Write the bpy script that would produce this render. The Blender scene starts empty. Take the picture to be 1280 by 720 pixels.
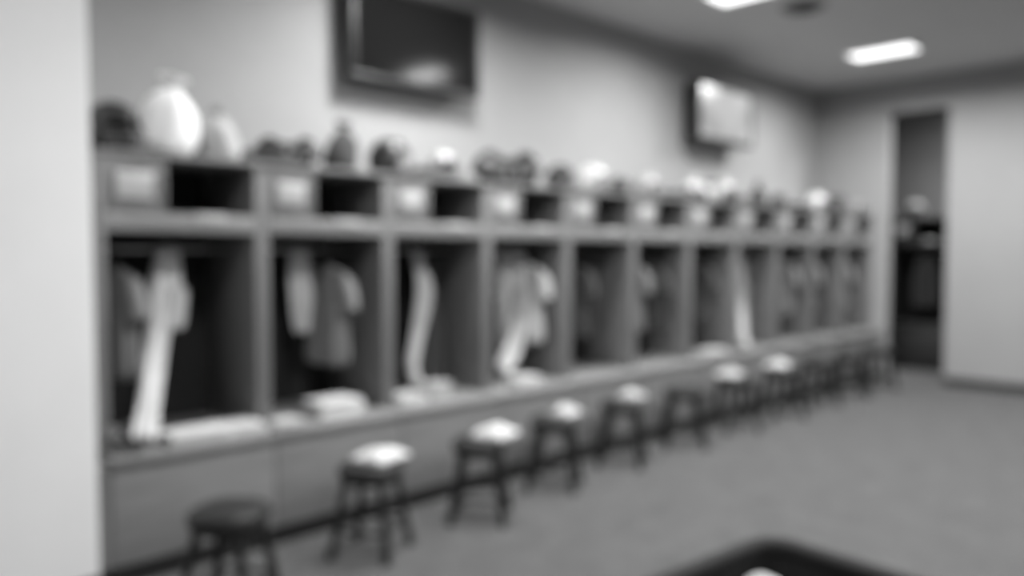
import bpy, bmesh, math, random
from mathutils import Vector, Matrix, noise

# ------------------------------------------------------------------ camera, world, exposure
C = bpy.context.scene.collection
SC = bpy.context.scene
PI = math.pi
CAM = Vector((-1.2, -3.93, 1.517))
FPX, HOR, PX0 = 1000.0, 318.0, 652.0
YAW = math.radians(45.1)               # angle of the view from the locker row (+X)
FWD = Vector((math.cos(YAW), math.sin(YAW), 0))
RGT = Vector((math.sin(YAW), -math.cos(YAW), 0))

cd = bpy.data.cameras.new('camera')
cam = bpy.data.objects.new('camera', cd)
C.objects.link(cam)
cam.location = CAM
pitch = math.atan((360 - HOR) / FPX)
cam.rotation_euler = (PI / 2 - pitch, 0, YAW - PI / 2)
cd.lens = 36 * FPX / 1280
cd.shift_x = -12 / 1280
cd.clip_start = 0.05
cd.dof.use_dof = True                  # the photograph is softly out of focus everywhere
cd.dof.focus_distance = 0.45
cd.dof.aperture_fstop = 2.6
cd.dof.aperture_blades = 0
SC.camera = cam

SC.view_settings.view_transform = 'Standard'
SC.view_settings.look = 'None'
SC.view_settings.gamma = 1
SC.view_settings.use_curve_mapping = False
SC.view_settings.exposure = -0.08
w = bpy.data.worlds.new('world')
SC.world = w
w.use_nodes = True
w.node_tree.nodes['Background'].inputs[0].default_value = (0.5, 0.5, 0.5, 1)
w.node_tree.nodes['Background'].inputs[1].default_value = 0.05
SC.cycles.max_bounces = 8
SC.cycles.diffuse_bounces = 5
LAMP_W = {0: 100.0, 1: 74.0, 2: 55.0, 3: 75.0}   # watts of a troffer: over the lockers, middle row, rear row, added next-room light
LAMP_SPREAD = math.radians(166)

# ------------------------------------------------------------------ materials (the photograph is black and white)
def mat(name, v, rough=0.6, metal=0.0, var=0.0, scale=8.0, stretch=(1, 1, 1), bump=0.0, bscale=60.0, coat=0.0, sheen=0.0):
    m = bpy.data.materials.new(name)
    m.use_nodes = True
    nt = m.node_tree
    b = nt.nodes['Principled BSDF']
    b.inputs['Roughness'].default_value = rough
    b.inputs['Metallic'].default_value = metal
    b.inputs['Coat Weight'].default_value = coat
    b.inputs['Sheen Weight'].default_value = sheen
    b.inputs['Base Color'].default_value = (v, v, v, 1)
    tc = nt.nodes.new('ShaderNodeTexCoord')
    mp = nt.nodes.new('ShaderNodeMapping')
    mp.inputs['Scale'].default_value = stretch
    nt.links.new(tc.outputs['Object'], mp.inputs['Vector'])
    if var > 0:
        n = nt.nodes.new('ShaderNodeTexNoise')
        n.inputs['Scale'].default_value = scale
        n.inputs['Detail'].default_value = 5
        nt.links.new(mp.outputs[0], n.inputs['Vector'])
        r = nt.nodes.new('ShaderNodeValToRGB')
        r.color_ramp.elements[0].position = 0.3
        r.color_ramp.elements[1].position = 0.7
        lo, hi = v * (1 - var), v * (1 + var)
        r.color_ramp.elements[0].color = (lo, lo, lo, 1)
        r.color_ramp.elements[1].color = (hi, hi, hi, 1)
        nt.links.new(n.outputs['Fac'], r.inputs[0])
        nt.links.new(r.outputs[0], b.inputs['Base Color'])
    if bump > 0:
        n2 = nt.nodes.new('ShaderNodeTexNoise')
        n2.inputs['Scale'].default_value = bscale
        n2.inputs['Detail'].default_value = 3
        nt.links.new(mp.outputs[0], n2.inputs['Vector'])
        bp = nt.nodes.new('ShaderNodeBump')
        bp.inputs['Strength'].default_value = bump
        bp.inputs['Distance'].default_value = 0.01
        nt.links.new(n2.outputs['Fac'], bp.inputs['Height'])
        nt.links.new(bp.outputs[0], b.inputs['Normal'])
    return m

def emit(name, v, s):
    m = mat(name, 0.8)
    b = m.node_tree.nodes['Principled BSDF']
    b.inputs['Emission Color'].default_value = (v, v, v, 1)
    b.inputs['Emission Strength'].default_value = s
    return m

M = dict(
    wall=mat('wall_paint', 0.335, 0.75, var=0.03, scale=3, bump=0.08, bscale=120),
    pale=mat('pale_wall_paint', 0.82, 0.7, var=0.02, scale=3, bump=0.06, bscale=120),
    endp=mat('end_wall_paint', 0.33, 0.75, var=0.02, scale=3, bump=0.06, bscale=120),
    ceil=mat('ceiling_paint', 0.60, 0.85, var=0.03, scale=5, bump=0.1, bscale=90),
    dimwall=mat('dimmed_wall', 0.17, 0.8, var=0.05, scale=3),  # dark colour stands in for the lack of light in the next room
    carpet=mat('carpet', 0.066, 0.95, var=0.22, scale=5.5, stretch=(1, 1, 1), bump=0.8, bscale=220, sheen=0.15),
    wood=mat('grey_locker_wood', 0.16, 0.45, var=0.16, scale=6, stretch=(7, 7, 0.7), bump=0.05, bscale=30, coat=0.1),
    woodh=mat('grey_bench_wood', 0.22, 0.42, var=0.14, scale=6, stretch=(0.7, 7, 7), bump=0.05, bscale=30, coat=0.1),
    back=mat('shaded_back_laminate', 0.010, 0.75, var=0.1),  # laminate taken near black to deepen the shade inside the lockers
    shadewood=mat('shaded_locker_wood', 0.03, 0.5, var=0.15, scale=6, stretch=(7, 7, 0.7)),  # darker copy of the locker wood, shade of the next room in its colour
    kick=mat('black_rubber_base', 0.014, 0.6),
    plate=mat('pale_plate', 0.42, 0.35, var=0.12, scale=18),
    tag=mat('shelf_tag', 0.42, 0.4, var=0.05),
    metal=mat('brushed_metal', 0.45, 0.3, metal=1.0, var=0.05, scale=30),
    blackmetal=mat('black_metal', 0.018, 0.4, metal=0.3),
    vinyl=mat('black_vinyl', 0.022, 0.42, bump=0.1, bscale=150),
    rubber=mat('rubber', 0.012, 0.8),
    bright=mat('bright_white_cloth', 0.9, 0.9, var=0.03, scale=10, bump=0.25, bscale=40),
    white=mat('white_cloth', 0.56, 0.9, var=0.05, scale=10, bump=0.25, bscale=40, sheen=0.2),
    light=mat('light_grey_cloth', 0.42, 0.9, var=0.08, scale=10, bump=0.25, bscale=40, sheen=0.2),
    mid=mat('mid_grey_cloth', 0.2, 0.9, var=0.1, scale=10, bump=0.25, bscale=40, sheen=0.2),
    dark=mat('dark_cloth', 0.035, 0.9, var=0.1, scale=10, bump=0.25, bscale=40, sheen=0.2),
    shell_d=mat('dark_shell', 0.018, 0.42, var=0.05, coat=0.1),
    shell_g=mat('grey_shell', 0.30, 0.3, var=0.05, coat=0.4),
    shell_w=mat('white_shell', 0.5, 0.3, var=0.03, coat=0.4),
    foam=mat('pad_foam', 0.08, 0.9, bump=0.2, bscale=60),
    mask=mat('mask_bars', 0.16, 0.4, metal=0.3),
    sole=mat('pale_sole', 0.35, 0.7),
    case=mat('black_casing', 0.016, 0.45),
    screen=mat('dark_screen', 0.008, 0.12, coat=0.0),
    paper=mat('paper', 0.8, 0.8, var=0.02),
    tub=mat('black_plastic', 0.008, 0.7, bump=0.05, bscale=100),
    lamp=emit('lamp_diffuser', 1.0, 2.4),
)

def lit_screen():
    m = bpy.data.materials.new('lit_screen')
    m.use_nodes = True
    nt = m.node_tree
    b = nt.nodes['Principled BSDF']
    b.inputs['Base Color'].default_value = (0.05, 0.05, 0.05, 1)
    b.inputs['Roughness'].default_value = 0.2
    tc = nt.nodes.new('ShaderNodeTexCoord')
    n = nt.nodes.new('ShaderNodeTexNoise')
    n.inputs['Scale'].default_value = 2.6
    n.inputs['Detail'].default_value = 1
    r = nt.nodes.new('ShaderNodeValToRGB')
    r.color_ramp.elements[0].position = 0.35
    r.color_ramp.elements[1].position = 0.6
    r.color_ramp.elements[0].color = (0.42, 0.42, 0.42, 1)
    r.color_ramp.elements[1].color = (0.72, 0.72, 0.72, 1)
    nt.links.new(tc.outputs['Object'], n.inputs['Vector'])
    nt.links.new(n.outputs['Fac'], r.inputs[0])
    nt.links.new(r.outputs[0], b.inputs['Emission Color'])
    b.inputs['Emission Strength'].default_value = 0.85
    return m
M['lit'] = lit_screen()
M['screen'].node_tree.nodes['Principled BSDF'].inputs['Specular IOR Level'].default_value = 0.22
M['tub'].node_tree.nodes['Principled BSDF'].inputs['Specular IOR Level'].default_value = 0.25

# ------------------------------------------------------------------ helpers
ORD = ['first', 'second', 'third', 'fourth', 'fifth', 'sixth', 'seventh', 'eighth', 'ninth', 'tenth', 'eleventh']

def P(px, py, Y):
    """world point at depth plane y=Y seen at (px, py): used to take positions off the photograph"""
    d = FWD + RGT * ((px - PX0) / FPX)
    t = (Y - CAM.y) / d.y
    return Vector((CAM.x + d.x * t, Y, CAM.z + (HOR - py) / FPX * t))

class MB:
    def __init__(s):
        s.b = bmesh.new()

    def box(s, x0, x1, y0, y1, z0, z1, bev=0.0, seg=2):
        r = bmesh.ops.create_cube(s.b, size=1)
        vs = r['verts']
        for v in vs:
            v.co = Vector(((x0 + x1) / 2 + v.co.x * (x1 - x0), (y0 + y1) / 2 + v.co.y * (y1 - y0), (z0 + z1) / 2 + v.co.z * (z1 - z0)))
        if bev > 0:
            es = list({e for v in vs for e in v.link_edges})
            bmesh.ops.bevel(s.b, geom=es, offset=bev, segments=seg, affect='EDGES', profile=0.5)
        return s

    def tube(s, pts, r, n=8, closed=False):
        pts = [Vector(p) for p in pts]
        rings = []
        k = len(pts)
        prev = None
        for i, p in enumerate(pts):
            if closed:
                t = pts[(i + 1) % k] - pts[i - 1]
            else:
                t = pts[min(i + 1, k - 1)] - pts[max(i - 1, 0)]
            t.normalize()
            ref = prev if prev is not None else (Vector((0, 0, 1)) if abs(t.z) < 0.9 else Vector((1, 0, 0)))
            a = t.cross(ref)
            if a.length < 1e-5:
                a = t.cross(Vector((0, 1, 0)))
            a.normalize()
            c = a.cross(t)
            prev = c
            rr = r[i] if isinstance(r, (list, tuple)) else r
            rings.append([s.b.verts.new(p + (a * math.cos(2 * PI * j / n) + c * math.sin(2 * PI * j / n)) * rr) for j in range(n)])
        for i in range(k if closed else k - 1):
            A, B = rings[i], rings[(i + 1) % k]
            for j in range(n):
                s.b.faces.new((A[j], A[(j + 1) % n], B[(j + 1) % n], B[j]))
        if not closed:
            s.b.faces.new(rings[0][::-1])
            s.b.faces.new(rings[-1])
        return s

    def rings(s, rs, cap=True):
        vr = [[s.b.verts.new(p) for p in r] for r in rs]
        n = len(vr[0])
        for A, B in zip(vr, vr[1:]):
            for j in range(n):
                s.b.faces.new((A[j], A[(j + 1) % n], B[(j + 1) % n], B[j]))
        if cap:
            s.b.faces.new(vr[0][::-1])
            s.b.faces.new(vr[-1])
        return s

    def lathe(s, prof, n=20, c=(0, 0, 0)):
        c = Vector(c)
        return s.rings([[c + Vector((r * math.cos(2 * PI * j / n), r * math.sin(2 * PI * j / n), z)) for j in range(n)] for r, z in prof])

    def grid(s, f, nu, nv, keep=None):
        vs = [[s.b.verts.new(f(i / nu, j / nv)) for j in range(nv + 1)] for i in range(nu + 1)]
        for i in range(nu):
            for j in range(nv):
                q = (vs[i][j], vs[i + 1][j], vs[i + 1][j + 1], vs[i][j + 1])
                if keep is None or keep(sum((v.co for v in q), Vector()) / 4):
                    s.b.faces.new(q)
        return s

    def build(s, name, m, parent=None, smooth=True, weld=0.0, solid=0.0, sub=0):
        if weld > 0:
            bmesh.ops.remove_doubles(s.b, verts=s.b.verts, dist=weld)
        loose = [v for v in s.b.verts if not v.link_faces]
        bmesh.ops.delete(s.b, geom=loose, context='VERTS')
        bmesh.ops.recalc_face_normals(s.b, faces=s.b.faces)
        me = bpy.data.meshes.new(name)
        s.b.to_mesh(me)
        s.b.free()
        if smooth:
            me.polygons.foreach_set('use_smooth', [True] * len(me.polygons))
            me.set_sharp_from_angle(angle=math.radians(38))
        me.materials.append(m)
        o = bpy.data.objects.new(name, me)
        C.objects.link(o)
        if parent:
            o.parent = parent
        if solid:
            k = o.modifiers.new('solid', 'SOLIDIFY')
            k.thickness = solid
            k.offset = 0
        if sub:
            k = o.modifiers.new('sub', 'SUBSURF')
            k.levels = k.render_levels = sub
        return o

def tag(o, label, cat, group=None):
    o['label'] = label
    o['category'] = cat
    if group:
        o['group'] = group
    return o

def thing(name, label, cat, loc=(0, 0, 0), rz=0.0, group=None):
    o = bpy.data.objects.new(name, None)
    o.empty_display_size = 0.1
    C.objects.link(o)
    o.location = loc
    o.rotation_euler = (0, 0, rz)
    return tag(o, label, cat, group)

def kids(o):
    return [c for c in bpy.data.objects if c.parent is o]

def dup(src, loc, rot=(0, 0, 0), label=None, scale=1.0):
    def cp(o, parent):
        c = o.copy()
        C.objects.link(c)
        if parent:
            c.parent = parent
        for ch in CH.get(o.name, []):
            cp(ch, c)
        return c
    CH = {}
    for o in bpy.data.objects:
        if o.parent:
            CH.setdefault(o.parent.name, []).append(o)
    r = cp(src, None)
    r.location = loc
    r.rotation_euler = rot
    r.scale = (scale,) * 3
    if label:
        r['label'] = label
    return r

used = set()
def place(proto, loc, rot, label, scale=1.0):
    """the first placement moves the prototype itself, later ones copy it with its parts"""
    if proto.name not in used:
        used.add(proto.name)
        proto.location, proto.rotation_euler, proto.scale = loc, rot, (scale,) * 3
        proto['label'] = label
        return proto
    return dup(proto, loc, rot, label, scale)

def struct(name, mb, m, parent=None, smooth=False):
    o = mb.build(name, m, parent, smooth=smooth)
    if parent is None:
        o['kind'] = 'structure'
    return o

# ------------------------------------------------------------------ room shell
LW, NL, LH, LD = 0.80, 11, 2.0, 0.62
XE = LW * NL                                   # end of the locker row
YB = 0.70                                      # wall behind the lockers
ZC = 3.61                                      # ceiling height
XL, YF, XF = -3.6, -6.6, 10.62                 # left end, wall behind the camera, far wall of the next room
OY0, OY1, OZ = -0.84, -0.16, 3.22             # opening in the end wall

struct('floor', MB().box(XL, XF + 0.1, YF, YB + 0.1, -0.1, 0), M['carpet'])
struct('ceiling', MB().box(XL, XF + 0.1, YF, YB + 0.1, ZC, ZC + 0.1), M['ceil'])
struct('wall_back', MB().box(-0.065, XE + 0.16, YB, YB + 0.1, 0, ZC), M['wall'])
struct('wall_left', MB().box(XL, -0.065, -0.155, YB + 0.1, 0, ZC, 0.006), M['pale'])
struct('wall_end', MB().box(XE, XE + 0.16, OY1, YB, 0, ZC).box(XE, XE + 0.16, OY0, OY1, OZ, ZC).box(XE, XE + 0.16, YF, OY0, 0, ZC), M['endp'])
struct('wall_front', MB().box(XL, XF + 0.1, YF - 0.1, YF, 0, ZC), M['dimwall'])  # unseen wall, coloured dark to cut screen reflection and bounce light
struct('wall_side', MB().box(XL - 0.1, XL, YF, YB + 0.1, 0, ZC), M['wall'])
struct('wall_far', MB().box(XF, XF + 0.1, YF, YB + 0.1, 0, ZC), M['dimwall'])
struct('wall_passage', MB().box(XE + 0.16, XF, YB - 0.02, YB + 0.1, 0, ZC), M['dimwall'])
struct('baseboard_end', MB().box(XE - 0.012, XE, YF, OY0, 0, 0.1, 0.003), M['kick'])
struct('trim_1', MB().box(-0.064, -0.001, 0.001, LD, 0.0, LH - 0.025, 0.003).box(-0.064, -0.001, -0.12, 0.0, 0.10, 0.565, 0.003), M['wood'])
struct('baseboard_left', MB().box(XL, -0.066, -0.167, -0.155, 0, 0.1, 0.003), M['kick'])

# ------------------------------------------------------------------ ceiling troffers: frame, diffuser and their own lamp
def troffer(label):
    t = thing('ceiling_light', label, 'light', group='recessed ceiling lights')
    f = MB()
    for a in ((-0.19, -0.17, -0.34, 0.34), (0.17, 0.19, -0.34, 0.34), (-0.17, 0.17, -0.34, -0.32), (-0.17, 0.17, 0.32, 0.34)):
        f.box(a[0], a[1], a[2], a[3], -0.025, 0, 0.004)
    f.build('frame', M['pale'], t)
    MB().box(-0.17, 0.17, -0.32, 0.32, -0.014, -0.002).build('diffuser', M['lamp'], t)
    return t

LX = (0.1, 2.4, 4.6, 7.3)
spots = [(x, y) for y in (-0.66, -2.45, -4.9) for x in LX if not (y > -1 and x < 3)] + [(2.05, -0.48)] + [(9.55, -1.5)]  # final entry is an unseen fitting added to brighten the next room
def troffer_label(x, y):
    k = ['first', 'second', 'third', 'fourth'][LX.index(x)] if x in LX else 'second' if y > -1 else ''
    if not k:
        return 'rectangular ceiling light added unseen in the next room behind the end wall'
    if y > -1:
        return {'fourth': 'bright rectangular ceiling light nearest the far end wall, above the last lockers',
                'third': 'rectangular ceiling light cut by the top edge of the picture, above the sixth locker',
                'second': 'rectangular ceiling light over the third locker, just above the picture'}[k]
    return 'rectangular ceiling light outside the picture, %s from the left in the %s' % (k, 'middle row' if y > -4 else 'row behind the camera')
tp = troffer('x')
for i, (x, y) in enumerate(spots):
    place(tp, (x, y, ZC), (0, 0, 0), troffer_label(x, y))
    ld = bpy.data.lights.new('troffer_lamp', 'AREA')
    ld.shape = 'RECTANGLE'
    ld.size, ld.size_y = 0.32, 0.62
    ld.energy = LAMP_W[3 if x > 9 else 0 if y > -1 else 1 if y > -4 else 2] * (0.76 if 4 < x < 9 else 0.9 if y > -1 else 1.0)   # far lamps turned down to balance brightness along the row
    ld.spread = LAMP_SPREAD
    lo = bpy.data.objects.new('troffer_lamp', ld)
    C.objects.link(lo)
    lo.location = (x, y, ZC - 0.03)

v = thing('ceiling_vent', 'dark round vent in the ceiling beside the light at the top edge', 'vent', (5.33, -0.75, ZC))
MB().lathe([(0.17, -0.012), (0.19, -0.002), (0.19, 0)], 28).build('rim', M['mask'], v)
for r in (0.05, 0.09, 0.13):
    MB().tube([(r * math.cos(a * PI / 12), r * math.sin(a * PI / 12), -0.016) for a in range(24)], 0.008, 6, True).build('ring', M['blackmetal'], v)

# ------------------------------------------------------------------ lockers
ST = 0.04                                      # side panel thickness
ZL, ZS0, ZS1 = 0.60, 1.625, 1.715              # ledge top, shelf underside, shelf top
YP = -0.12                                     # base front
def make_locker(w, wood, woodh):
    t = thing('locker', 'x', 'locker', group='open lockers in the long row' if w is LW else None)
    for x0 in (0.0, w - ST):
        MB().box(x0 + 0.001, x0 + ST - 0.001, 0, LD, ZL, LH - 0.025, 0.003).build('side_panel', wood, t)
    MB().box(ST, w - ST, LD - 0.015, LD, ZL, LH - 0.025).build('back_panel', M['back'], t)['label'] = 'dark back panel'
    MB().box(0.001, w - 0.001, -0.012, LD, LH - 0.025, LH, 0.003).build('top_panel', woodh, t)
    MB().box(ST, w - ST, 0.0, LD - 0.015, ZS0, ZS1, 0.003).build('shelf', woodh, t)
    d = MB().box(ST + 0.002, 0.298, 0.004, 0.024, ZS1 + 0.003, LH - 0.027, 0.003).build('cubby_door', wood, t)
    d['label'] = 'small closed door left of the cubby'
    MB().box(0.085, 0.255, -0.004, 0.0045, 1.775, 1.905, 0.003).build('name_plate', M['plate'], d)['label'] = 'pale plate on the small door'
    MB().tube([(0.275, 0.004, 1.82), (0.275, -0.016, 1.825), (0.275, -0.016, 1.875), (0.275, 0.004, 1.88)], 0.004, 6).build('handle', M['metal'], d)
    MB().box(0.298, 0.316, 0.0, LD - 0.015, ZS1, LH - 0.025, 0.002).build('cubby_divider', wood, t)
    MB().box(0.44, 0.60, -0.006, 0.0, 1.675, 1.718, 0.002).build('shelf_tag', M['tag'], t)['label'] = 'pale tag on the shelf edge'
    MB().tube([(ST, 0.30, 1.545), (w - ST, 0.30, 1.545)], 0.013, 10).build('garment_rod', M['metal'], t)
    MB().box(0.001, w - 0.001, YP - 0.03, LD, ZL - 0.035, ZL, 0.006).build('bench_ledge', woodh, t)
    MB().box(0.003, w - 0.003, YP, LD, 0.10, ZL - 0.035, 0.004).build('base_panel', woodh, t)
    MB().box(0.0, w, YP + 0.02, LD, 0.0, 0.10).build('toe_kick', M['kick'], t)['label'] = 'black base strip'
    return t

LK = [
    'first locker from the left, white trousers trailing out onto its ledge',
    'second locker from the left, a narrow pale towel and a grey jersey hanging inside',
    'third locker from the left, pale scarf and a dark bag hanging inside',
    'fourth locker from the left, a looped pale jersey filling its left half',
    'fifth locker from the left, dark and nearly empty with a garment by its right side',
    'sixth locker from the left, a grey jersey hanging at its left side',
    'seventh locker from the left, mostly dark inside',
    'eighth locker from the left, bright white trousers hanging down to its ledge',
    'ninth locker from the left, third from the far end of the row',
    'tenth locker from the left, last but one of the row',
    'eleventh locker, last of the row, against the pale end wall',
]
lp = make_locker(LW, M['wood'], M['woodh'])
for i in range(NL):
    place(lp, (LW * i, 0, 0), (0, 0, 0), LK[i])

# the bank of lockers, coloured darker for shade, seen through the opening, facing -X
lp2 = make_locker(0.8001, M['shadewood'], M['shadewood'])
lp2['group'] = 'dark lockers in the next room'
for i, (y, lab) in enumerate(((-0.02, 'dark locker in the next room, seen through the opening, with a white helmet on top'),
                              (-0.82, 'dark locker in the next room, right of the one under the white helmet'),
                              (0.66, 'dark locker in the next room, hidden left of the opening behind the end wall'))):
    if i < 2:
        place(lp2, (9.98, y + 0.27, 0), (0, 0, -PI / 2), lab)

# ------------------------------------------------------------------ televisions
def television(label, x0, x1, z0, z1, yf, depth, scr):
    t = thing('television', label, 'television', ((x0 + x1) / 2, yf, z0), 0)
    hw, h = (x1 - x0) / 2, z1 - z0
    MB().box(-hw, hw, 0.006, depth, 0, h, 0.012).build('casing', M['case'], t)
    f = MB()
    b = 0.035
    f.box(-hw, hw, -0.006, 0.008, 0, b, 0.004).box(-hw, hw, -0.006, 0.008, h - b, h, 0.004)
    f.box(-hw, -hw + b, -0.006, 0.008, b, h - b, 0.004).box(hw - b, hw, -0.006, 0.008, b, h - b, 0.004)
    f.build('bezel', M['case'], t)
    MB().box(-hw + b, hw - b, 0.0, 0.0065, b, h - b).build('screen', scr, t)
    MB().box(-0.2, 0.2, depth, YB - yf - 0.023, h * 0.3, h * 0.7, 0.004).box(-0.25, 0.25, YB - yf - 0.023, YB - yf - 0.003, h * 0.2, h * 0.8, 0.004).build('wall_bracket', M['blackmetal'], t)
    return t
television('black flat television on the wall above the second and third lockers, screen off', 1.70, 2.79, 2.665, 3.30, 0.52, 0.10, M['screen'])
television('smaller wall television with a bright white screen, nearer the far corner', 5.62, 6.66, 2.66, 3.235, 0.45, 0.16, M['lit'])

# ------------------------------------------------------------------ stools
def make_stool():
    t = thing('stool', 'x', 'stool', group='black stools along the lockers')
    s = 0.155
    def disc(z, q):
        return [Vector((math.copysign(abs(math.cos(a)) ** 0.75, math.cos(a)) * s * q, math.copysign(abs(math.sin(a)) ** 0.75, math.sin(a)) * s * q, z)) for a in [2 * PI * j / 32 for j in range(32)]]
    MB().rings([disc(z, q) for z, q in ((0.392, 0.9), (0.398, 0.98), (0.415, 1.02), (0.44, 1.02), (0.455, 0.97), (0.463, 0.85), (0.468, 0.5))]).build('seat', M['vinyl'], t)
    MB().rings([disc(z, q) for z, q in ((0.372, 0.86), (0.3918, 0.9))]).build('seat_board', M['blackmetal'], t)
    for sx in (-1, 1):
        for sy in (-1, 1):
            l = MB().tube([(sx * 0.095, sy * 0.095, 0.38), (sx * 0.15, sy * 0.15, 0.012)], 0.02, 10).build('leg', M['blackmetal'], t)
            MB().tube([(sx * 0.1485, sy * 0.1485, 0.03), (sx * 0.152, sy * 0.152, 0.0)], 0.024, 10).build('foot', M['rubber'], l)
    k = 0.131
    for a, b in (((-k, -k), (k, -k)), ((k, -k), (k, k)), ((k, k), (-k, k)), ((-k, k), (-k, -k))):
        MB().tube([(a[0], a[1], 0.14), (b[0], b[1], 0.14)], 0.011, 8).build('stretcher', M['blackmetal'], t)
    return t
SL = [
    'bare black padded stool nearest the camera, before the first locker',
    'second black stool from the left, a white towel folded over its seat',
    'third black stool from the left, a bright white towel bunched on its seat',
    'fourth black stool from the left, a pale cloth on the right half of its seat',
    'fifth black stool from the left, a light towel on its right half',
    'sixth black stool from the left, bare, before the sixth locker',
    'seventh black stool from the left, a light cloth lying on it',
    'eighth black stool from the left, a white towel on its seat',
    'ninth black stool from the left, bare, third from the far end',
    'tenth black stool from the left, last but one, bare',
    'eleventh black stool, farthest from the camera, beside the end wall',
]
rnd = random.Random(4)
sp = make_stool()
SXY = []
for i in range(NL):
    x = LW * i + [0.27, 0.30, 0.25, 0.20, 0.18, 0.17, 0.17, 0.17, 0.17, 0.12, 0.08][i]
    y = [-0.72, -0.54, -0.53, -0.42, -0.37, -0.37, -0.36, -0.38, -0.36, -0.37, -0.36][i]
    rz = 0.78 + rnd.uniform(-0.3, 0.3)
    SXY.append((x, y, rz))
    place(sp, (x, y, 0), (0, 0, rz), SL[i])

# ------------------------------------------------------------------ soft goods
def catmull(pts, k):
    out = []
    n = len(pts)
    for i in range(n - 1):
        p0, p1, p2, p3 = pts[max(i - 1, 0)], pts[i], pts[i + 1], pts[min(i + 2, n - 1)]
        for j in range(k):
            t = j / k
            out.append(0.5 * ((2 * p1) + (p2 - p0) * t + (2 * p0 - 5 * p1 + 4 * p2 - p3) * t * t + (3 * p1 - p0 - 3 * p2 + p3) * t ** 3))
    out.append(pts[-1])
    return out

def cloth_strip(name, m, pts, wid, thick=0.035, wd=(1, 0, 0), folds=3, seed=0, parent=None, k=6, amp=0.35):
    """hanging cloth: a closed, pleated tube along a path of world points"""
    base = Vector(pts[0])
    v4 = [Vector((p[0], p[1], p[2], w_)) for p, w_ in zip(pts, wid)]
    sec = catmull(v4, k)
    n = 28
    wd0 = Vector(wd).normalized()
    rs = []
    rd = random.Random(seed)
    ph = rd.uniform(0, 6)
    for i, q in enumerate(sec):
        a, b = sec[max(i - 1, 0)], sec[min(i + 1, len(sec) - 1)]
        tg = (Vector(b[:3]) - Vector(a[:3])).normalized()
        wd = (wd0 - tg * wd0.dot(tg)).normalized()
        nr = tg.cross(wd).normalized()
        f = min(1.0, (i + 0.35) / 2.0, (len(sec) - 1 - i + 0.5) / 1.5)
        r = []
        for j in range(n):
            th = 2 * PI * j / n
            cx, sy = math.cos(th), math.sin(th)
            x = cx * q[3] / 2 * (0.8 + 0.2 * f)
            pl = math.sin(folds * PI * cx + ph + i * 0.09) * thick * amp + math.sin(folds * 2.3 * cx + ph * 2 + i * 0.22) * thick * amp * 0.5
            y = sy * thick / 2 * f + pl
            y += 0.012 * noise.noise(Vector((i * 0.25, cx * 2, seed)))
            r.append(Vector(q[:3]) - base + wd * x + nr * y)
        rs.append(r)
    o = MB().rings(rs).build(name, m, parent, sub=1)
    if parent is None:
        o.location = base
    return o

def make_jersey(name, m, trim, h=0.72, w2=0.24):
    """shirt on its hanger point: width along Y, front along X; origin at the hanger bar"""
    t = thing(name, 'x', 'jersey')
    rs = []
    n = 32
    prof = [(0.0, 0.07, 0.035), (-0.015, 0.10, 0.05), (-0.05, 0.19, 0.06), (-0.10, 0.225, 0.065)]
    prof += [(-0.10 - (h - 0.10) * k / 9, w2 - 0.01 + 0.012 * math.sin(k), 0.07 + 0.004 * k) for k in range(1, 10)]
    for i, (z, wy, tx) in enumerate(prof):
        r = []
        for j in range(n):
            th = 2 * PI * j / n
            a = min(1, i / 5)
            y = wy * math.copysign(abs(math.cos(th)) ** 0.8, math.cos(th))
            x = tx / 2 * math.sin(th) + 0.02 * a * math.sin(th * 0 + y * 26 + i * 0.15) + 0.01 * a * math.sin(y * 61 + 1)
            r.append(Vector((x, y, z)))
        rs.append(r)
    MB().rings(rs).build('body', m, t, sub=1)
    MB().tube([(0.03 * math.sin(a), 0.062 * math.cos(a), 0.004 - 0.02 * max(0, math.sin(a))) for a in [2 * PI * q / 16 for q in range(16)]], 0.007, 6, True).build('collar', trim, t)
    for s in (-1, 1):
        pts = [(0, s * 0.13, -0.055), (0, s * 0.215, -0.10), (0.005, s * 0.255, -0.20), (0.012, s * 0.262, -0.33)]
        sv = MB().tube(catmull([Vector(p) for p in pts], 4), [0.022 + 0.004 * min(q, 7) + 0.001 * q for q in range(13)], 14)
        sv.build('sleeve', m, t, sub=1)
    return t

def make_hanger():
    t = MB()
    t.tube([(0, -0.2, -0.075), (0, -0.02, -0.005), (0, 0.02, -0.005), (0, 0.2, -0.075)], 0.006, 6)
    t.tube([(0, -0.2, -0.075), (0, 0.2, -0.075)], 0.004, 6)
    t.tube([(0, 0, -0.005)] + [(0, 0.018 * math.sin(a) * 1.0, 0.055 - 0.018 * math.cos(a)) for a in [0.2 + q * 0.45 for q in range(9)]], 0.003, 6)
    return tag(t.build('coat_hanger', M['blackmetal']), 'x', 'hanger', 'coat hangers in the lockers')

ZR = 1.545
JL = make_jersey('jersey', M['light'], M['mid']); JL['group'] = 'pale jerseys'
JG = make_jersey('jersey', M['mid'], M['dark']); JG['group'] = 'grey jerseys'
JD = make_jersey('jersey', M['dark'], M['mid']); JD['group'] = 'dark jerseys'
HG = make_hanger()
def hang(proto, i, dx, rz, label, sc=0.86):
    x = LW * i + dx
    o = place(proto, (x, 0.30, ZR - 0.078), (0, 0, rz), label, sc)
    place(HG, (x, 0.30, ZR - 0.061), (0, 0, rz), 'black wire hanger holding the %s' % label.split(' hanging')[0].replace('a ', '', 1) + ' in the %s locker' % ORD[i])
    return o

def wpts(seq, Y=0.2):
    return [P(a[0], a[1], a[2] if len(a) > 2 else Y) for a in seq]

def soft(name, cat, label, m, seq, wid, group=None, **kw):
    return tag(cloth_strip(name, m, wpts(seq), wid, **kw), label, cat, group)

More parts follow.
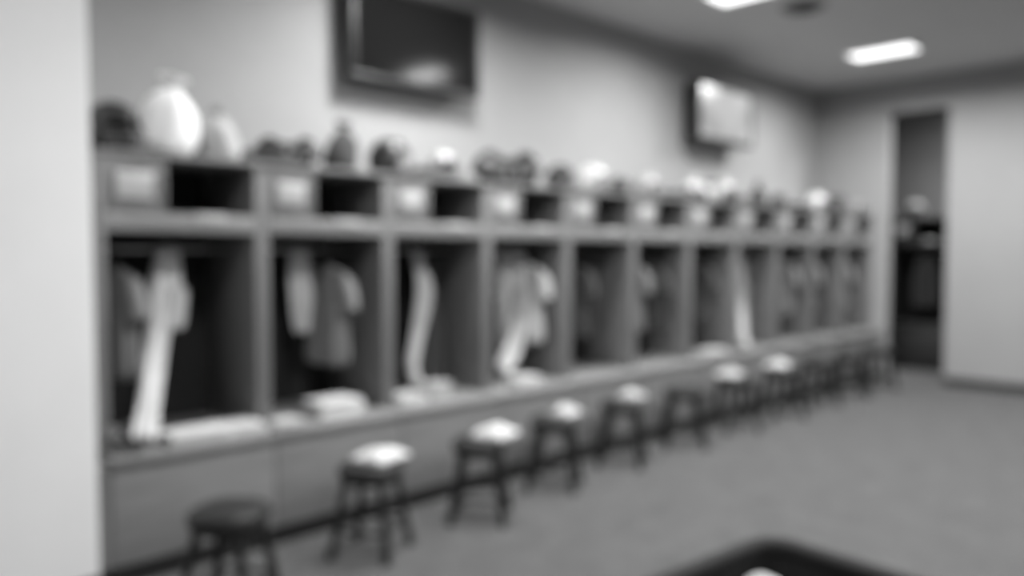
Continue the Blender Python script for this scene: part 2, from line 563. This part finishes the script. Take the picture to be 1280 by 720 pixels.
# first locker
hang(JG, 0, 0.17, 0.15, 'grey jersey hanging at the far left of the first locker', 0.8)
def trousers(label, m, waist, wl, leg1, w1, leg2, w2):
    b0 = P(*waist[0])
    t = thing('trousers', label, 'trousers', b0, 0, None)
    for nm, seq, wd_, sd in (('waist', waist, wl, 3), ('leg', leg1, w1, 4), ('leg', leg2, w2, 5)):
        c = cloth_strip(nm, m, [P(*q) for q in seq], wd_, thick=0.045, seed=sd, parent=t)
        c.location = P(*seq[0]) - b0
    return t
trousers('long white trousers hanging in the first locker, one leg trailing over its ledge', M['white'],
         [(212, 306, 0.30), (211, 332, 0.29), (208, 368, 0.27)], [0.11, 0.15, 0.18],
         [(203, 358, 0.265), (200, 400, 0.22), (192, 450, 0.12), (183, 505, 0.0), (177, 540, -0.08), (176, 552, -0.105)], [0.12, 0.12, 0.11, 0.105, 0.12, 0.13],
         [(219, 358, 0.285), (218, 380, 0.28), (215, 412, 0.28)], [0.11, 0.12, 0.10])
# second locker
soft('towel', 'towel', 'narrow pale towel hanging at the left of the second locker', M['light'],
     [(372, 306, 0.3), (374, 345, 0.3), (376, 390, 0.3), (376, 416, 0.3)], [0.11, 0.15, 0.14, 0.09], 'hanging towels', seed=5)
hang(JG, 1, 0.55, 0.1, 'mid grey jersey hanging in the middle of the second locker')
# third locker
soft('scarf', 'scarf', 'pale curved scarf hanging at the left of the third locker', M['light'],
     [(519, 308, 0.30), (523, 330, 0.29), (531, 365, 0.26), (522, 420, 0.2), (516, 455, 0.15), (522, 483, 0.1)],
     [0.06, 0.08, 0.14, 0.09, 0.07, 0.08], seed=7, folds=2)
soft('bag', 'bag', 'dark cloth bag hanging behind the pale scarf of the third locker', M['dark'],
     [(537, 312, 0.315), (537, 360, 0.36), (537, 384, 0.38), (537, 410, 0.38), (536, 450, 0.38), (536, 474, 0.38), (536, 480, 0.38)], [0.03, 0.04, 0.15, 0.2, 0.21, 0.2, 0.12], seed=8, thick=0.11, amp=0.1)
cap = thing('cap', 'grey cap on a hook high in the third locker, right of the pale scarf', 'cap', (2.26, 0.515, 1.42))
MB().lathe([(0.085, 0.0), (0.088, 0.03), (0.075, 0.07), (0.045, 0.095), (0.01, 0.102)], 20).build('crown', M['mid'], cap)
MB().grid(lambda u, v: Vector(((0.08 + 0.075 * v * math.sin(PI * u)) * math.cos(PI + PI * u), (0.08 + 0.09 * v) * math.sin(PI + PI * u), 0.006 - 0.02 * v)), 14, 4).build('brim', M['mid'], cap, solid=0.004)
# fourth locker
soft('jacket', 'jacket', 'pale jacket hanging in a loop at the left of the fourth locker', M['light'],
     [(646, 308, 0.3), (650, 345, 0.28), (656, 375, 0.25), (650, 412, 0.2), (640, 442, 0.16), (628, 464, 0.12)],
     [0.12, 0.16, 0.15, 0.12, 0.16, 0.12], seed=9, folds=2)
soft('towel', 'towel', 'light grey towel hanging against the left side of the fourth locker', M['light'],
     [(630, 308, 0.30), (630, 350, 0.30), (630, 390, 0.30), (630, 440, 0.30)], [0.08, 0.11, 0.11, 0.09], 'hanging towels', seed=11)
hang(JL, 3, 0.61, 0.1, 'light grey jersey hanging at the right of the fourth locker')
# fifth to eleventh lockers
hang(JD, 4, 0.30, 0.2, 'dark jersey hanging in the middle of the fifth locker')
soft('towel', 'towel', 'dark towel hanging right of the jersey in the fifth locker', M['dark'],
     [(739, 312, 0.3), (739, 370, 0.3), (738, 430, 0.3)], [0.09, 0.12, 0.10], 'hanging towels', seed=12)
hang(JG, 5, 0.22, 0.3, 'mid grey jersey hanging at the left of the sixth locker')
hang(JD, 5, 0.50, 0.1, 'dark jersey hanging at the right of the sixth locker')
hang(JD, 6, 0.45, 0.1, 'dark jersey hanging in the middle of the seventh locker')
trousers('white trousers hanging down to the ledge of the eighth locker', M['light'],
         [(926, 315, 0.30), (926, 335, 0.30), (926, 362, 0.29)], [0.12, 0.15, 0.18],
         [(924, 352, 0.285), (925, 385, 0.2), (928, 408, 0.1), (933, 434, 0.0)], [0.11, 0.13, 0.15, 0.17],
         [(931, 352, 0.305), (931, 375, 0.305), (930, 412, 0.30)], [0.11, 0.12, 0.12])
soft('towel', 'towel', 'light towel hanging at the left of the ninth locker', M['light'],
     [(956, 315, 0.3), (956, 350, 0.3), (956, 400, 0.3)], [0.12, 0.16, 0.14], 'hanging towels', seed=15)
hang(JG, 8, 0.50, 0.2, 'mid grey jersey hanging at the right of the ninth locker')
hang(JG, 9, 0.25, 0.3, 'mid grey jersey hanging in the tenth locker')
hang(JG, 10, 0.3, 0.4, 'mid grey jersey hanging in the last locker by the end wall')

# folded towels: a stack of soft layers with rounded folds at one side
def folded(name, label, m, loc, L=0.3, D=0.2, n=3, rz=0.0, t=0.02, group=None, cat='towel', seed=0):
    rs = []
    mb = MB()
    rd = random.Random(seed)
    for k in range(n):
        ox, oy = rd.uniform(-0.008, 0.008), rd.uniform(-0.008, 0.008)
        l, d = L / 2 * rd.uniform(0.95, 1), D / 2 * rd.uniform(0.94, 1)
        mb.box(ox - l, ox + l, oy - d, oy + d, k * t * 0.96, k * t * 0.96 + t, t * 0.46, 3)
    for v in mb.b.verts:
        v.co.z += 0.006 * (v.co.z / (n * t)) * noise.noise(Vector((v.co.x * 9, v.co.y * 9, seed)))
    mb.tube([(L / 2 * 0.98, -D / 2 * 0.9, n * t * 0.5), (L / 2 * 0.98, D / 2 * 0.9, n * t * 0.5)], n * t * 0.46, 10)
    o = mb.build(name, m)
    o.location, o.rotation_euler = loc, (0, 0, rz)
    return tag(o, label, cat, group)

G1 = 'towels on the locker ledges'
def ledge(px, py_dummy, Y):
    d = FWD + RGT * ((px - PX0) / FPX)
    t = (Y - CAM.y) / d.y
    return (CAM.x + d.x * t, Y, ZL)
folded('folded_towel', 'white folded towel on the ledge of the first locker, beside the trailing trouser leg', M['white'], ledge(238, 0, 0.0), 0.30, 0.2, 3, 0.05, 0.02, G1, seed=1)
folded('folded_towel', 'white folded towel on the ledge of the first locker, by its right side', M['white'], ledge(290, 0, 0.02), 0.22, 0.2, 3, -0.05, 0.018, G1, seed=2)
folded('folded_towel', 'small pale cloth on the ledge at the left corner of the second locker', M['light'], ledge(350, 0, -0.02), 0.16, 0.13, 2, 0.2, 0.02, G1, seed=3)
folded('folded_towel', 'thick white stack of folded cloth on the ledge of the second locker', M['white'], ledge(412, 0, 0.08), 0.26, 0.2, 4, 0.05, 0.024, G1, seed=4)
folded('folded_towel', 'pale folded cloth on the ledge of the third locker, at the left', M['light'], ledge(504, 0, 0.03), 0.2, 0.18, 3, 0.1, 0.022, G1, seed=5)
folded('folded_towel', 'pale folded cloth on the ledge of the third locker, under the hanging bag', M['light'], ledge(541, 0, 0.16), 0.18, 0.15, 4, 0.3, 0.022, G1, seed=6)
folded('folded_towel', 'pale folded cloth on the ledge of the fourth locker', M['light'], ledge(650, 0, 0.05), 0.22, 0.2, 3, 0.0, 0.022, G1, seed=7)
folded('folded_towel', 'light folded cloth on the ledge of the seventh locker', M['light'], ledge(890, 0, -0.03), 0.3, 0.18, 3, 0.0, 0.02, G1, seed=8)

def bunched(label, m, loc, L, D, H, rz, seed, name='towel', cat='towel', group=None, hang_=0.1):
    """a towel laid over a stool seat: domed sheet with rumples and one hanging edge"""
    def f(u, v):
        x, y = (u - 0.5) * L, (v - 0.5) * D
        z = H * (0.35 + 0.65 * math.sin(PI * min(1, max(0, u))) ** 0.5 * math.sin(PI * v) ** 0.5)
        z += 0.022 * noise.noise(Vector((x * 11, y * 11, seed))) * (0.4 + math.sin(PI * u))
        return Vector((x, y, max(0.006, z)))
    mb = MB().grid(f, 18, 14)
    # underside
    mb.grid(lambda u, v: Vector(((u - 0.5) * L, (v - 0.5) * D, 0.002)), 18, 14)
    es = [e for e in mb.b.edges if e.is_boundary]
    bmesh.ops.bridge_loops(mb.b, edges=es)
    o = mb.build(name, m, sub=1)
    o.data.set_sharp_from_angle(angle=PI)
    o.location, o.rotation_euler = loc, (0, 0, rz)
    return tag(o, label, cat, group)
G2 = 'towels lying on the stools'
ZT = 0.466
def on_stool(i, dx, dy, *a, **k):
    x, y, rz = SXY[i]
    return (x + dx, y + dy, ZT)
bunched('white towel folded over the seat of the second stool', M['white'], on_stool(1, 0.06, 0.0), 0.24, 0.2, 0.06, 0.25, 1, group=G2)
bunched('bright white towel bunched on the third stool', M['white'], on_stool(2, 0.07, -0.06), 0.22, 0.2, 0.075, 0.3, 2, group=G2)
bunched('pale cloth on the right half of the fourth stool', M['light'], on_stool(3, 0.07, -0.04), 0.17, 0.16, 0.06, 0.1, 3, group=G2)
bunched('light towel on the right half of the fifth stool', M['light'], on_stool(4, 0.075, -0.03), 0.16, 0.16, 0.07, 0.1, 4, group=G2)
bunched('light cloth lying on the seventh stool', M['light'], on_stool(6, -0.05, 0.03), 0.24, 0.2, 0.06, 0.2, 5, group=G2)
bunched('white towel on the seat of the eighth stool, towards the far end', M['white'], on_stool(7, -0.03, 0.03), 0.22, 0.2, 0.07, 0.2, 6, group=G2)

# shoes on the first ledge
def make_shoe():
    t = thing('shoe', 'x', 'shoe', group='dark shoes on the first ledge')
    rs = []
    for y, hw, h in ((-0.14, 0.012, 0.03), (-0.13, 0.032, 0.045), (-0.09, 0.046, 0.062), (-0.03, 0.044, 0.085), (0.03, 0.038, 0.115), (0.08, 0.036, 0.125), (0.12, 0.034, 0.118), (0.14, 0.02, 0.09)):
        rs.append([Vector((hw * math.cos(a) * (1 - 0.35 * max(0, math.sin(a))), y, 0.018 + (h - 0.018) * (0.5 + 0.5 * math.sin(a)))) for a in [2 * PI * q / 16 for q in range(16)]])
    MB().rings(rs).build('upper', M['dark'], t, sub=1)
    sr = []
    for z in (0.0, 0.02):
        sr.append([Vector(((0.04 if math.sin(a) < 0 else 0.036) * math.cos(a), 0.145 * math.sin(a), z)) for a in [2 * PI * q / 24 for q in range(24)]])
    MB().rings(sr).build('sole', M['mid'], t)
    for k in range(4):
        y = -0.06 + 0.025 * k
        MB().tube([(-0.026, y, 0.082 + 0.011 * k), (0, y - 0.004, 0.094 + 0.011 * k), (0.026, y, 0.082 + 0.011 * k)], 0.003, 5).build('lace', M['light'], t)
    return t
sh = make_shoe()
place(sh, ledge(136, 0, 0.02), (0, 0, 0.15), 'dark shoe on the ledge of the first locker, the left one of the pair', 0.95)
q = ledge(160, 0, 0.02)
place(sh, q, (0, 0, -0.05), 'dark shoe on the ledge of the first locker, the one next to the trouser leg', 0.95)

# ------------------------------------------------------------------ gear on top of the lockers
def make_helmet(shell, label_group, maskm):
    t = thing('helmet', 'x', 'helmet', group=label_group)
    rx, ry, rz, zc = 0.115, 0.135, 0.13, 0.105
    def f(u, v):
        a, b = 2 * PI * u, PI * (v - 0.5)
        jaw = 1.0 + 0.08 * max(0, -math.sin(b))
        return Vector((rx * math.cos(b) * math.cos(a) * jaw, ry * math.cos(b) * math.sin(a) * jaw, zc + rz * math.sin(b)))
    def keep(c):
        z = (c.z - zc) / rz
        y = c.y / ry
        if z < -0.78:
            return False
        if y < -0.42 and z < 0.30:
            return False
        if y < -0.15 and z < -0.45 and abs(c.x) < 0.07:
            return False
        return True
    MB().grid(f, 36, 20, keep).build('shell', shell, t, weld=1e-4, solid=0.01)
    MB().grid(lambda u, v: f(u, v) * 0.88 + Vector((0, 0.012, 0.014)), 20, 12, lambda c: (c.z - zc) / rz > -0.6 and not (c.y < -0.25 * ry * 2 and (c.z - zc) / rz < 0.25)).build('liner', M['foam'], t, weld=1e-4)
    MB().grid(lambda u, v: (lambda p: Vector(((v - 0.5) * 0.03, p.y * 1.035, zc + (p.z - zc) * 1.035)))(f(0.25, 0.98 - 0.6 * u) if u < 0.5 else f(0.25, 0.98 - 0.6 * u)), 14, 2).build('stripe', maskm, t, solid=0.003)
    for z, r, dx in ((0.085, 0.158, 0.098), (0.055, 0.165, 0.100), (0.025, 0.155, 0.095)):
        pts = [(dx * math.sin(a), -0.045 - (r - 0.045) * math.cos(a) ** 0.7, z) for a in [(-1 + 2 * q / 14) * PI / 2 * 0.999 for q in range(15)]]
        MB().tube(pts, 0.0055, 6).build('mask_bar', maskm, t)
    for x in (-0.028, 0.028):
        MB().tube([(x, -0.132, 0.128), (x, -0.152, 0.085), (x, -0.158, 0.055), (x, -0.148, 0.025)], 0.0055, 6).build('mask_bar', maskm, t)
    for s in (-1, 1):
        MB().tube([(s * 0.112, 0.0, 0.075), (s * 0.126, 0.0, 0.075)], 0.016, 12).build('ear_boss', maskm, t)
    return t

def make_pads(shell, grp):
    t = thing('shoulder_pads', 'x', 'shoulder pads', group=grp)
    prof = [(-0.10, 0.0), (-0.135, 0.06), (-0.14, 0.13), (-0.10, 0.20), (0.0, 0.235), (0.10, 0.20), (0.14, 0.13), (0.135, 0.06), (0.10, 0.0)]
    sm = catmull([Vector((0, a, b)) for a, b in prof], 3)
    for s in (-1, 1):
        def f(u, v, s=s):
            p = sm[min(len(sm) - 1, int(round(u * (len(sm) - 1))))]
            x = 0.012 + 0.17 * v
            neck = 1 - 0.35 * (1 - v) ** 2 * max(0, (p.z - 0.12) / 0.115)
            return Vector((s * x, p.y * (1 - 0.12 * v), p.z * neck - 0.03 * v * v * (p.z / 0.235)))
        MB().grid(f, len(sm) - 1, 6).build('chest_plate', shell, t, solid=0.012)
        def g(u, v, s=s):
            a, b = PI * u, PI * 0.5 * v
            return Vector((s * (0.15 + 0.10 * math.sin(b) * 1.0), -0.115 * math.cos(a) * (0.55 + 0.45 * math.cos(b)), 0.09 + 0.155 * math.sin(a) * (0.35 + 0.65 * math.cos(b))))
        MB().grid(g, 18, 8).build('shoulder_cup', shell, t, solid=0.01)
        MB().grid(lambda u, v, s=s: Vector((s * (0.09 + 0.12 * v), (u - 0.5) * 0.15, 0.245 + 0.03 * math.sin(PI * v) - 0.05 * (u - 0.5) ** 2 * 4 * 0.6 - 0.03 * v)), 8, 6).build('flap', shell, t, solid=0.012)
        MB().tube([(s * 0.05, -0.136, 0.05), (s * 0.05, -0.15, 0.07), (s * 0.05, -0.146, 0.12)], 0.006, 6).build('strap', M['light'], t)
    MB().tube([(0.075 * math.cos(a), 0.085 * math.sin(a), 0.205 + 0.012 * math.cos(2 * a)) for a in [2 * PI * q / 20 for q in range(20)]], 0.014, 8, True).build('collar_roll', M['foam'], t)
    return t

def make_sack(m, grp, H=0.36, R=0.13, name='drawstring_bag', cat='bag', seed=0):
    t = thing(name, 'x', cat, group=grp)
    rs = []
    prof = [(0.0, 0.5), (0.01, 0.8), (0.06, 0.98), (0.2, 1.06), (0.38, 1.0), (0.54, 0.92), (0.68, 0.74), (0.78, 0.46), (0.84, 0.24), (0.87, 0.21), (0.90, 0.27), (0.95, 0.42), (1.0, 0.50), (0.985, 0.40), (0.93, 0.1)]
    for k, (z, q) in enumerate(prof):
        r = R * q
        ruf = 0.05 if z < 0.6 else (0.10 if z < 0.82 else 0.2)
        rs.append([Vector((r * math.cos(a) * (1 + ruf * math.sin(7 * a + seed)) + 0.012 * math.sin(z * 5 + seed), r * 0.8 * math.sin(a) * (1 + ruf * math.sin(5 * a + 2 + seed)),
                           z * H + (0.02 * H * math.sin(6 * a) if z > 0.9 else 0) + (0.012 * math.sin(3 * a + seed) if 0.15 < z < 0.6 else 0))) for a in [2 * PI * q_ / 28 for q_ in range(28)]])
    MB().rings(rs).build('body', m, t, sub=1)
    MB().tube([(R * 0.235 * math.cos(a) + 0.012 * math.sin(4.3 + seed), R * 0.2 * math.sin(a), H * 0.865) for a in [2 * PI * q / 14 for q in range(14)]], 0.006, 6, True).build('cord', M['mid'], t)
    return t

def top_at(px, Y):
    d = FWD + RGT * ((px - PX0) / FPX)
    t = (Y - CAM.y) / d.y
    return (CAM.x + d.x * t, Y, LH)

HD = make_helmet(M['shell_d'], 'dark helmets on top of the lockers', M['mask'])
HW = make_helmet(M['shell_w'], 'white helmets on top of the lockers', M['mask'])
HGr = make_helmet(M['shell_g'], 'grey helmets on top of the lockers', M['mask'])
PD = make_pads(M['shell_d'], 'dark shoulder pads on top of the lockers')
PW = make_pads(M['shell_w'], 'white shoulder pads on top of the lockers')
SW = make_sack(M['bright'], None)
SG = make_sack(M['light'], None, 0.28, 0.10, seed=2)
SD = make_sack(M['dark'], None, 0.26, 0.10, seed=4)

place(HD, top_at(144, 0.13), (0, 0, 0.5), 'dark helmet on top of the first locker, at the left wall', 1.0)
x_, y_, z_ = top_at(205, 0.18)
place(SW, (x_, y_, z_ + 0.022), (0, 0.2, -0.3), 'tall stuffed white bag leaning on top of the first locker', 1.08)
place(HGr, top_at(251, 0.42), (0, 0, 0.9), 'grey helmet on top of the first locker, between the white bag and the pale bag', 0.8)
place(SG, top_at(281, 0.14), (0, -0.1, 0.1), 'pale grey bag slumped on top of the first locker, right of the white bag', 1.0)
place(PD, top_at(362, 0.28), (0, 0, -0.5), 'dark shoulder pads lying low on top of the second locker', 0.72)
place(SD, top_at(428, 0.15), (0, 0.05, 0.3), 'dark pointed bag standing on top of the second locker', 1.12)
place(HD, top_at(488, 0.16), (0, 0, 0.9), 'dark helmet on top of the lockers, over the divider of second and third', 0.95)
place(HGr, top_at(553, 0.2), (0, 0, 0.2), 'grey helmet on top of the third locker', 0.85)
place(PD, top_at(634, 0.24), (0, 0, -0.45), 'large dark shoulder pads on top of the fourth locker, both cups standing up', 0.98)
place(HD, top_at(700, 0.12), (0, 0, 0.3), 'dark helmet on top of the fourth locker, right of the large shoulder pads', 0.8)
place(HW, top_at(739, 0.18), (0, 0, 0.6), 'white helmet on top of the fifth locker', 0.95)
place(HD, top_at(775, 0.1), (0, 0, 1.0), 'dark helmet on top of the fifth locker, right of the white helmet', 0.6)
place(HGr, top_at(808, 0.3), (0, 0, 0.4), 'grey helmet on top of the sixth locker', 0.95)
place(PW, top_at(884, 0.36), (0, 0, -0.5), 'white shoulder pads on top of the seventh locker, below the lit television', 1.05)
place(PD, top_at(868, 0.12), (0, 0, -0.4), 'dark shoulder pads on top of the seventh locker, before the white ones', 0.45)
place(HGr, top_at(928, 0.44), (0, 0, 0.5), 'grey helmet on top of the eighth locker, at its left', 0.95)
place(SD, top_at(946, 0.12), (0, 0, 0.9), 'dark pointed bag standing on top of the eighth locker', 0.95)
place(HD, top_at(912, 0.08), (0, 0, 0.2), 'small dark helmet on top of the eighth locker, over its left divider', 0.6)
place(HD, top_at(972, 0.15), (0, 0, 0.2), 'dark helmet on top of the ninth locker', 0.65)
place(HW, top_at(1019, 0.25), (0, 0, 0.3), 'white helmet on top of the tenth locker', 0.95)
place(HD, top_at(1044, 0.15), (0, 0, 0.3), 'dark helmet on top of the tenth locker, right of the white helmet', 0.9)
place(HGr, top_at(1068, 0.2), (0, 0, 0.3), 'grey helmet on top of the last locker, by the end wall', 0.8)
dup(HW, (10.15, -0.03, LH), (0, 0, -1.2), 'white helmet on the dark locker in the next room, seen through the opening', 1.0)

for px_, Y_, l_, r_, lab_ in ((322, 0.2, 0.28, 0.0, 'dark folded jacket on the lockers, between pale bag and low shoulder pads'),
                              (520, 0.26, 0.24, 0.1, 'dark folded jacket on top of the third locker, right of a dark helmet'),
                              (838, 0.2, 0.26, 0.0, 'dark folded jacket on top of the sixth locker, right of the grey helmet'),
                              (996, 0.2, 0.26, 0.0, 'dark folded jacket on top of the ninth locker, left of a white helmet')):
    folded('folded_jacket', lab_, M['dark'], top_at(px_, Y_), l_, 0.26, 3, r_, 0.024, 'dark jackets folded on top of the lockers', 'jacket', seed=px_)

# dark clothes in the far locker
tag(cloth_strip('coat', M['dark'], [Vector((10.25, -0.15, 1.52)), Vector((10.25, -0.15, 1.2)), Vector((10.25, -0.15, 0.8))], [0.2, 0.34, 0.36], wd=(0, 1, 0), thick=0.1, seed=22), 'dark coat hanging in the dark locker of the next room', 'coat')

# ------------------------------------------------------------------ laundry cart in the foreground
lc = thing('laundry_cart', 'black open laundry cart on the carpet in the foreground, cut by the bottom edge', 'cart', (0.20, -3.24, 0), -0.09)
cx, cy, zt = 0.37, 0.29, 0.815
def rr(hx, hy, r, z, n=6):
    out = []
    for sx, sy, a0 in ((1, 1, 0), (-1, 1, 1), (-1, -1, 2), (1, -1, 3)):
        for k in range(n + 1):
            a = (a0 + k / n) * PI / 2
            out.append(Vector((sx * (hx - r) + r * math.cos(a), sy * (hy - r) + r * math.sin(a), z)))
    return out
MB().rings([rr(cx - 0.08, cy - 0.07, 0.05, 0.14), rr(cx - 0.015, cy - 0.015, 0.06, zt - 0.01), rr(cx - 0.035, cy - 0.035, 0.05, zt - 0.01), rr(cx - 0.10, cy - 0.09, 0.04, 0.16)]).build('tub', M['tub'], lc)
MB().tube(rr(cx - 0.012, cy - 0.012, 0.07, zt), 0.026, 10, True).build('rim', M['tub'], lc)
for sx in (-1, 1):
    for sy in (-1, 1):
        c = MB().box(sx * 0.22 - 0.02, sx * 0.22 + 0.02, sy * 0.16 - 0.02, sy * 0.16 + 0.02, 0.09, 0.142, 0.004).build('caster', M['metal'], lc)
        MB().tube([(sx * 0.22 - 0.016, sy * 0.16, 0.05), (sx * 0.22 + 0.016, sy * 0.16, 0.05)], 0.05, 18).build('wheel', M['rubber'], c)
def heap(u, v):
    x, y = (u - 0.5) * 0.5, (v - 0.5) * 0.36
    return Vector((x, y, 0.69 + 0.04 * noise.noise(Vector((x * 6, y * 6, 3))) + 0.025 * noise.noise(Vector((x * 18, y * 18, 7)))))
hp = MB().grid(heap, 30, 22).grid(lambda u, v: Vector(((u - 0.5) * 0.44, (v - 0.5) * 0.32, 0.17)), 30, 22)
bmesh.ops.bridge_loops(hp.b, edges=[e for e in hp.b.edges if e.is_boundary])
ho = hp.build('laundry', M['mid'])
ho.location, ho.rotation_euler = (0.20, -3.24, 0.0), (0, 0, -0.09)
tag(ho, 'crumpled grey laundry lying inside the black cart', 'laundry')
ho['kind'] = 'stuff'
bb = bunched('pale towel lying on top of the laundry in the black cart', M['light'], (0.46, -3.055, 0.705), 0.15, 0.13, 0.085, 0.3, 9)

bpy.context.view_layer.update()
